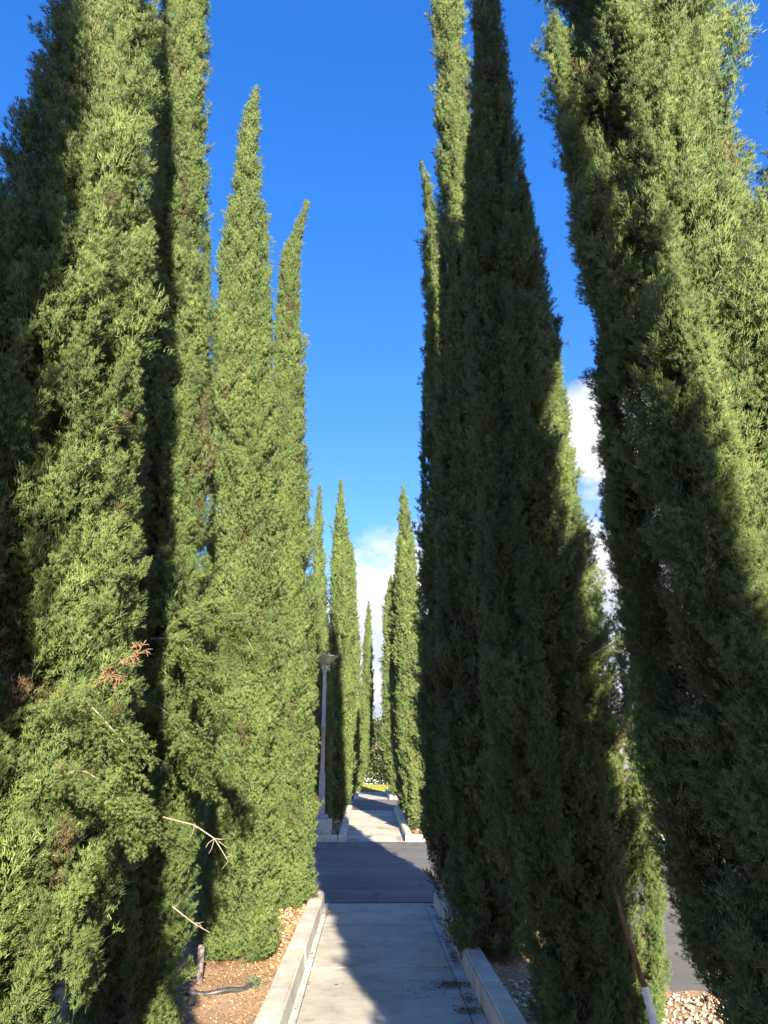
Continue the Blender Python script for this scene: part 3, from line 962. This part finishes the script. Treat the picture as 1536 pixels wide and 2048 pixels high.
# ------------------------------------------------------------------ street lamp
def street_lamp(x, y):
    z = zg(y)
    root = empty('street_lamp', (x, y, z))
    tag(root, 'lilac grey street lamp with a shallow bowl head on a square concrete plinth', 'street lamp')
    bm = box_bm(x - 0.235, x + 0.235, y - 0.235, y + 0.235, z - 0.08, z + 0.42, 0.02, None, 0, 3)
    link('plinth', bm_mesh('plinth', bm), M['plinth'], root)
    b = z + 0.42
    link('base_flange', lathe('base_flange', [(0.0, 0), (0.15, 0), (0.155, 0.012), (0.155, 0.075), (0.14, 0.095), (0.085, 0.105), (0.0, 0.106)], 28, (x, y, b)), M['lamp_base'], root, True)
    link('pole_base', lathe('pole_base', [(0.075, 0.10), (0.073, 0.35), (0.066, 0.93), (0.062, 0.97), (0.046, 1.0)], 24, (x, y, b)), M['lamp_base'], root, True)
    link('pole', lathe('pole', [(0.046, 0.99), (0.045, 2.0), (0.047, 2.0), (0.047, 2.03), (0.044, 2.03), (0.041, 3.26)], 24, (x, y, b)), M['lamp_paint'], root, True)
    col = link('collar', lathe('collar', [(0.041, 3.24), (0.050, 3.25), (0.050, 3.30), (0.058, 3.33), (0.058, 3.42), (0.040, 3.44), (0.0, 3.445)], 24, (x, y, b)), M['lamp_paint'], root, True)
    for k in range(3):
        t = 2 * math.pi * k / 3 + 0.35
        me = tubes_mesh('bracket', [([(x + 0.05 * math.cos(t), y + 0.05 * math.sin(t), b + 3.37), (x + 0.11 * math.cos(t), y + 0.11 * math.sin(t), b + 3.43), (x + 0.15 * math.cos(t), y + 0.15 * math.sin(t), b + 3.52)], 0.009, 6)])
        link('bracket', me, M['lamp_paint'], root)
    prof = [(0.045, 3.44), (0.085, 3.455), (0.14, 3.495), (0.20, 3.55), (0.26, 3.60), (0.305, 3.625), (0.318, 3.63), (0.318, 3.645), (0.30, 3.642), (0.25, 3.612), (0.19, 3.565), (0.12, 3.505), (0.05, 3.47), (0.0, 3.465)]
    bowl = link('bowl', lathe('bowl', prof, 48, (x, y, b)), M['lamp_bowl'], root, True)
    link('lid', lathe('lid', [(0.0, 3.672), (0.12, 3.668), (0.24, 3.658), (0.296, 3.648), (0.296, 3.644), (0.0, 3.644)], 48, (x, y, b)), M['lamp_dark'], root, True)
    return root


street_lamp(-1.20, 18.72)

# ------------------------------------------------------------------ small things in the beds
ctl = [(-2.1, 6.55), (-1.75, 6.40), (-1.45, 6.29), (-1.22, 6.28), (-1.05, 6.38), (-0.97, 6.50), (-0.93, 6.60)]
hp = []
for k in range(len(ctl) - 1):
    p0, p1, p2, p3 = (Vector(ctl[max(0, min(len(ctl) - 1, k + q))]) for q in (-1, 0, 1, 2))
    for m_ in range(6):
        u = m_ / 6
        p = 0.5 * ((2 * p1) + (p2 - p0) * u + (2 * p0 - 5 * p1 + 4 * p2 - p3) * u * u + (3 * p1 - p0 - 3 * p2 + p3) * u ** 3)
        hp.append((p.x, p.y, 0.062 + 0.008 * math.sin(len(hp) * 0.7) - 0.12 * max(0.0, (k + u - 4.6) / 1.4)))
hose = link('irrigation_hose', tubes_mesh('irrigation_hose', [(hp, 0.019, 10)]), M['hose'], None, True)
tag(hose, 'black irrigation hose curving over the orange mulch on the left', 'hose')

st = empty('stake', (-1.40, 6.60, 0.03))
tag(st, 'short grey wooden stake in the mulch beside the hose on the left', 'stake')
link('post', lathe('post', [(0.0, -0.1), (0.026, -0.1), (0.026, 0.26), (0.022, 0.272), (0.0, 0.274)], 14, (-1.40, 6.60, 0.03)), M['post'], st, True)

wd = empty('weed', (-0.97, 6.52, 0.04))
tag(wd, 'small green weed at the end of the black hose beside the left kerb', 'weed')
wt = []
for k in range(60):
    a = random.random() * 6.28; L = random.uniform(0.03, 0.10); b = Vector((-0.97 + random.gauss(0, .035), 6.52 + random.gauss(0, .06), 0.03))
    wt.append(([b, b + Vector((math.cos(a) * L * .4, math.sin(a) * L * .4, L * .7)), b + Vector((math.cos(a) * L, math.sin(a) * L, L * .8))], [0.0025, 0.002, 0.0008], 3))
link('leaves', tubes_mesh('leaves', wt), mat('weed_green', lambda t: bsdf(t, t.ramp(noise(t, coords(t), 20), [(0.3, (0.05, 0.10, 0.05)), (0.7, (0.10, 0.16, 0.08))]), 0.7, 0.3)), wd)
st = empty('tree_stake', (1.36, 4.40, 0.03))
tag(st, 'thin leaning red-brown stake with a white foot, against the shaded right-hand cypress', 'stake')
link('shaft', tubes_mesh('shaft', [([(1.27, 4.44, 0.52), (1.235, 4.45, 0.66), (1.20, 4.46, 0.80), (1.17, 4.48, 0.97)], [0.015, 0.014, 0.012, 0.006], 10)]), M['red_wood'], st, True)
link('white_foot', tubes_mesh('white_foot', [([(1.36, 4.40, 0.0), (1.315, 4.42, 0.26), (1.27, 4.44, 0.53)], [0.024, 0.022, 0.019], 10)]), M['white_wood'], st, True)


def flakes(name, pts, size, cols, m, seed, flat=0.35, aspect=(0.2, 0.6), zf=None):
    r = np.random.default_rng(seed)
    n = len(pts)
    V = np.zeros((n, 4, 3)); 
    a = r.random(n) * 6.28
    L = size[0] + (size[1] - size[0]) * r.random(n) ** 2
    Wd = L * r.uniform(*aspect, n)
    ux = np.stack([np.cos(a), np.sin(a), r.normal(0, flat, n)], 1)
    uy = np.stack([-np.sin(a), np.cos(a), r.normal(0, flat, n)], 1)
    for k, (s, t) in enumerate(((-1, -1), (1, -0.7), (0.8, 1), (-0.9, 0.8))):
        V[:, k] = pts + ux * (L * s / 2)[:, None] + uy * (Wd * t / 2)[:, None]
    V[:, 2, 2] += L * 0.15
    lo = V[:, :, 2].min(1) - (pts[:, 2] - 0.0)
    V[:, :, 2] -= lo[:, None] - 0.002
    me = from_np(name, V.reshape(-1, 3), np.arange(n * 4).reshape(n, 4))
    cols = np.array(cols)
    c = cols[r.integers(0, len(cols), n)] * r.uniform(0.7, 1.25, (n, 1))
    c = np.repeat(np.concatenate([np.clip(c, 0, 1), np.ones((n, 1))], 1), 4, 0)
    at = me.color_attributes.new('col', 'FLOAT_COLOR', 'POINT')
    at.data.foreach_set('color', c.astype(np.float32).ravel())
    return link(name, me, m)


def bed_z(p):
    q = np.stack([p[:, 0] * 4, p[:, 1] * 4, np.zeros(len(p))], 1)
    return vnoise(q) * 0.022 + vnoise(q * 3.1) * 0.022 * 0.6 + 0.028


def scatter(n, x0, x1, y0, y1, seed):
    r = np.random.default_rng(seed)
    p = np.stack([r.uniform(x0, x1, n), r.uniform(y0, y1, n), np.zeros(n)], 1)
    p[:, 2] = bed_z(p)
    return p


TAN = [(0.42, 0.25, 0.12), (0.52, 0.38, 0.23), (0.34, 0.18, 0.08), (0.58, 0.48, 0.34), (0.20, 0.10, 0.05), (0.46, 0.27, 0.12), (0.11, 0.06, 0.035)]
o = flakes('wood_chips', scatter(11000, -2.2, -0.83, 5.2, 10.2, 71), (0.012, 0.05), TAN, M['flake'], 71)
tag(o, 'orange and tan wood chips and dry needles under the left cypresses', 'mulch', kind='stuff')
o = flakes('dry_needles', scatter(9000, -2.2, -0.83, 5.2, 10.2, 171), (0.015, 0.06), [(0.30, 0.15, 0.07), (0.20, 0.10, 0.05), (0.42, 0.26, 0.14), (0.14, 0.08, 0.05)], M['flake'], 171, 0.25, (0.06, 0.14))
tag(o, 'thin brown dry needles strewn over the mulch under the left cypresses', 'leaf litter', kind='stuff')
pts = scatter(6000, 0.84, 2.05, 4.4, 10.1, 72)
o = flakes('leaf_litter', pts, (0.01, 0.035), [(0.20, 0.10, 0.05), (0.30, 0.18, 0.10), (0.42, 0.33, 0.25), (0.14, 0.07, 0.04)], M['flake'], 72)
tag(o, 'dark dry leaf litter under the right cypresses', 'leaf litter', kind='stuff')
r_ = np.random.default_rng(73)
pf = np.stack([r_.uniform(-4, -0.85, 5000), r_.uniform(18.4, 25.7, 5000), np.zeros(5000)], 1)
pf2 = np.stack([r_.uniform(0.88, 11, 8000), r_.uniform(18.4, 25.7, 8000), np.zeros(8000)], 1)
pf = np.concatenate([pf, pf2]); pf[:, 2] = np.array([zg(y) for y in pf[:, 1]]) + 0.05
o = flakes('wood_chips', pf, (0.03, 0.09), TAN, M['flake'], 74)
tag(o, 'tan wood chips in the beds beyond the first road', 'mulch', kind='stuff')

# pale stones of the right bed
r_ = np.random.default_rng(75)
n = 5200
px = np.concatenate([r_.uniform(1.65, 3.3, 4600), r_.uniform(0.86, 1.65, 600)])
py = np.concatenate([r_.uniform(3.2, 6.25, 4600), r_.uniform(5.0, 6.6, 600)])
pz = bed_z(np.stack([px, py, px * 0], 1))
oct_v = np.array([(1, 0, 0), (-1, 0, 0), (0, 1, 0), (0, -1, 0), (0, 0, .8), (0, 0, -.6)], float)
oct_f = np.array([(0, 2, 4), (2, 1, 4), (1, 3, 4), (3, 0, 4), (2, 0, 5), (1, 2, 5), (3, 1, 5), (0, 3, 5)])
sc = 0.006 + 0.018 * r_.random(n) ** 2
vv = oct_v[None] * sc[:, None, None] * r_.uniform(0.7, 1.3, (n, 6, 3)) + np.stack([px, py, pz + sc * 0.4], 1)[:, None, :]
ff = (oct_f[None] + (np.arange(n) * 6)[:, None, None]).reshape(-1, 3)
me = from_np('gravel', vv.reshape(-1, 3), ff)
cc = np.array([(0.52, 0.46, 0.38), (0.40, 0.32, 0.25), (0.62, 0.56, 0.48), (0.28, 0.21, 0.16), (0.34, 0.24, 0.16)])[r_.integers(0, 5, n)] * r_.uniform(0.75, 1.15, (n, 1))
at = me.color_attributes.new('col', 'FLOAT_COLOR', 'POINT')
at.data.foreach_set('color', np.repeat(np.concatenate([cc, np.ones((n, 1))], 1), 6, 0).astype(np.float32).ravel())
tag(link('gravel', me, M['flake']), 'pale gravel in the bed right of the walk', 'gravel', kind='stuff')

# brown needles swept together on the walk
patches = [(0.52, 6.70, 0.13, 0.10, 520), (0.60, 6.35, 0.05, 0.14, 160), (0.56, 6.05, 0.10, 0.07, 260), (0.61, 7.6, 0.03, 0.25, 160), (0.615, 8.2, 0.03, 0.35, 160), (0.62, 9.2, 0.03, 0.5, 90),
           (0.62, 10.1, 0.03, 0.12, 60), (-0.60, 9.75, 0.05, 0.30, 120), (0.30, 6.55, 0.22, 0.22, 90), (0.0, 7.0, 0.6, 1.6, 40), (-0.6, 6.6, 0.04, 1.5, 40),
           (-0.3, 10.6, 0.4, 0.12, 60), (0.2, 17.9, 0.5, 0.12, 80), (0.3, 14.0, 0.5, 3.0, 30), (-0.45, 18.5, 0.14, 0.22, 160), (0.55, 18.8, 0.06, 0.4, 120), (0.58, 21.5, 0.05, 1.5, 160), (-0.5, 20.6, 0.08, 0.2, 70)]
r_ = np.random.default_rng(76)
pp = []
for cx, cy, sx, sy, k in patches:
    q = np.stack([r_.normal(cx, sx * 0.6, k), r_.normal(cy, sy * 0.6, k), np.zeros(k)], 1)
    q = q[(np.abs(q[:, 0]) < 0.65)]
    q[:, 2] = np.array([zg(y) + (0.011 if 10.38 < y < 18.1 else 0.0) for y in q[:, 1]]) + 0.001 + 0.006 * r_.random(len(q))
    pp.append(q)
o = flakes('fallen_needles', np.concatenate(pp), (0.010, 0.034), [(0.17, 0.085, 0.045), (0.24, 0.13, 0.075), (0.11, 0.06, 0.04)], M['flake'], 77, 0.12, (0.12, 0.35))
tag(o, 'brown fallen cypress needles swept along the edges of the walk', 'leaf litter', kind='stuff')


# ------------------------------------------------------------------ far trees and shrubs
def leaf_tree(name, x, y, z, h, rx, crown_lo, n_leaf, leaf, cols, label, cat, seed, limbs=9, bark='bark', sparse=0.0, group=None, trunk_r=0.12):
    r = np.random.default_rng(seed)
    root = empty(name, (x, y, z))
    tag(root, label, cat, group)
    tubes = []
    top = Vector((x + r.normal(0, .1), y, z + h * 0.8))
    tubes.append(([(x, y, z - 0.1), (x + r.normal(0, .05), y, z + h * 0.3), tuple(top)], [trunk_r, trunk_r * 0.7, trunk_r * 0.25], 8))
    tips = []
    for k in range(limbs):
        a = k * 2.4 + r.normal(0, .3)
        t0 = r.uniform(0.2, 0.75)
        s = Vector((x, y, z)).lerp(top, t0 / 0.8 * 0.8)
        e = Vector((x + math.cos(a) * rx * r.uniform(.5, .9), y + math.sin(a) * rx * r.uniform(.5, .9), z + max(crown_lo + 0.3, h * r.uniform(0.35, 0.95))))
        m = s.lerp(e, 0.5) + Vector((0, 0, r.uniform(-.1, .3)))
        tubes.append(([s, m, e], [trunk_r * 0.4, trunk_r * 0.25, trunk_r * 0.1], 6))
        tips += [m, e, m.lerp(e, .5)]
    link('trunk', tubes_mesh('trunk', tubes), M[bark], root, True)
    if n_leaf:
        cl = []
        for _ in range(max(6, int(n_leaf / 120))):
            a = r.random() * 6.28; u = r.uniform(-1, 1); q = r.random() ** 0.35
            cz = (crown_lo + h) / 2; rz = (h - crown_lo) / 2
            cl.append((x + math.cos(a) * math.sqrt(1 - u * u) * rx * q, y + math.sin(a) * math.sqrt(1 - u * u) * rx * q, z + cz + u * rz * q))
        cl = np.array(cl)
        ci = r.integers(0, len(cl), n_leaf)
        p = cl[ci] + r.normal(0, 1, (n_leaf, 3)) * rx * (0.16 - sparse * 0.05)
        p[:, 2] = np.maximum(p[:, 2], z + crown_lo - 0.2)
        V = np.zeros((n_leaf, 4, 3))
        d = r.normal(size=(n_leaf, 3)); d /= np.linalg.norm(d, axis=1, keepdims=True)
        e = np.cross(d, r.normal(size=(n_leaf, 3))); e /= np.linalg.norm(e, axis=1, keepdims=True)
        L = leaf * r.uniform(0.6, 1.3, n_leaf)
        V[:, 0] = p - d * L[:, None]; V[:, 2] = p + d * L[:, None]
        V[:, 1] = p + e * (L * 0.45)[:, None]; V[:, 3] = p - e * (L * 0.45)[:, None]
        me = from_np('crown', V.reshape(-1, 3), np.arange(n_leaf * 4).reshape(-1, 4))
        cc = np.array(cols)[r.integers(0, len(cols), n_leaf)] * r.uniform(0.8, 1.2, (n_leaf, 1)) * (0.75 + 0.5 * r.random(len(cl)))[ci][:, None]
        at = me.color_attributes.new('col', 'FLOAT_COLOR', 'POINT')
        at.data.foreach_set('color', np.repeat(np.concatenate([cc, np.ones((n_leaf, 1))], 1), 4, 0).astype(np.float32).ravel())
        o = link('crown', me, M['leaf'], root)
        o['kind'] = 'stuff'
    return root


GREEN = [(0.045, 0.065, 0.025), (0.06, 0.085, 0.03), (0.08, 0.095, 0.04)]
leaf_tree('evergreen_tree', 0.75, 58, zg(58), 4.7, 3.2, 0.30, 15000, 0.13, GREEN, 'low dark evergreen tree at the end of the walk', 'tree', 81, 12)
leaf_tree('evergreen_tree', 3.6, 66, zg(66), 4.6, 3.0, 0.4, 8000, 0.13, GREEN, 'second dark evergreen, right of and behind the one closing the walk', 'tree', 86, 10)
leaf_tree('evergreen_tree', -6.5, 62, zg(62), 6.5, 3.5, 0.9, 7000, 0.12, GREEN, 'dark evergreen tree behind the far left cypresses', 'tree', 82, 12)
leaf_tree('open_crowned_tree', -0.95, 66, zg(66), 12.0, 0.75, 3.0, 700, 0.13, [(0.05, 0.08, 0.06), (0.07, 0.10, 0.08)], 'tall thin open-crowned tree glimpsed between two far left cypresses', 'tree', 83, 12, sparse=1.5, trunk_r=0.07)


def bare_tree(x, y, z, h, label, seed, spread=0.5, n0=7, leaves=0, group=None, r0=0.035):
    r = np.random.default_rng(seed)
    root = empty('bare_tree', (x, y, z))
    tag(root, label, 'tree', group)
    tubes = []; tips = []

    def grow(p, d, L, rad, lev):
        m = p + d * L * 0.5 + Vector(r.normal(0, 0.04, 3)) * L
        e = p + d * L + Vector(r.normal(0, 0.06, 3)) * L
        tubes.append(([p, m, e], [rad, rad * 0.8, rad * 0.6], 5 if lev < 2 else 4))
        tips.append(e)
        if lev < 3:
            for _ in range(int(r.integers(2, 4))):
                q = p.lerp(e, r.uniform(0.45, 1.0))
                nd = (d + Vector(r.normal(0, spread, 3)) + Vector((0, 0, 0.15))).normalized()
                grow(q, nd, L * r.uniform(0.5, 0.75), rad * 0.5, lev + 1)
    for k in range(n0):
        a = k / n0 * 6.28
        d = Vector((math.cos(a) * 0.28, math.sin(a) * 0.28, 1)).normalized()
        grow(Vector((x, y, z)), d, h * r.uniform(0.4, 0.55), r0, 0)
    link('branches', tubes_mesh('branches', tubes), M['twig'], root, True)
    if leaves:
        T = np.array([tuple(t) for t in tips])
        p = T[r.integers(0, len(T), leaves)] + r.normal(0, 0.1, (leaves, 3))
        o = flakes('leaf_remnants', p, (0.04, 0.09), [(0.42, 0.27, 0.12), (0.35, 0.30, 0.10), (0.30, 0.16, 0.09)], M['flake'], seed + 1, 1.0)
        o.parent = root; o.location = -Vector(root.location); o['kind'] = 'stuff'
    return root


bare_tree(7.9, 22.8, zg(22.8), 4.3, 'leafless multi-stemmed tree with tan leaves seen through the gap on the right', 91, 0.45, 8, 500)
bare_tree(1.5, 53, zg(53), 4.6, 'leafless tree with pale twigs in front of the dark evergreen', 92, 0.7, 7)
for k, (x, y, h, rx) in enumerate(((13.2, 46.5, 1.6, 1.5), (16.5, 48.0, 2.2, 1.6), (10.5, 47.5, 1.3, 1.2))):
    leaf_tree('shrub', x, y, zg(y), h, rx, 0.1, 1800, 0.07, [(0.12, 0.12, 0.03), (0.09, 0.11, 0.03), (0.15, 0.12, 0.04)],
              ['yellow-green shrub beyond the far right kerb', 'taller yellow-green shrub, farthest right beyond the far kerb', 'lowest yellow-green shrub beyond the far kerb'][k], 'shrub', 95 + k, 7, group='shrubs beyond the far kerb')

# pale low building down the slope behind the lawn
by, bz = 118.0, -4.0
bld = empty('low_building', (2, by, bz))
tag(bld, 'long pale low building far down the slope, glimpsed under the evergreen tree', 'building')
box('wall', (-16, 22, by, by + 12, bz - 1, bz + 4.1), M['wall'], bld)
box('roof', (-16.6, 22.6, by - 0.6, by + 12.6, bz + 4.1, bz + 4.5), M['roof'], bld)
for k in range(12):
    x = -14.6 + k * 3.0
    wn = box('window', (x, x + 1.7, by - 0.06, by + 0.02, bz + 1.5, bz + 3.2), M['white_wood'], bld)
    pm = bm_mesh('pane', box_bm(x + 0.12, x + 1.58, by - 0.09, by - 0.065, bz + 1.62, bz + 3.08))
    link('pane', pm, M['glass'], wn, world=False)

S.cycles.max_bounces = 6
S.cycles.diffuse_bounces = 3
S.cycles.glossy_bounces = 2
S.cycles.transmission_bounces = 2
S.cycles.use_denoising = True
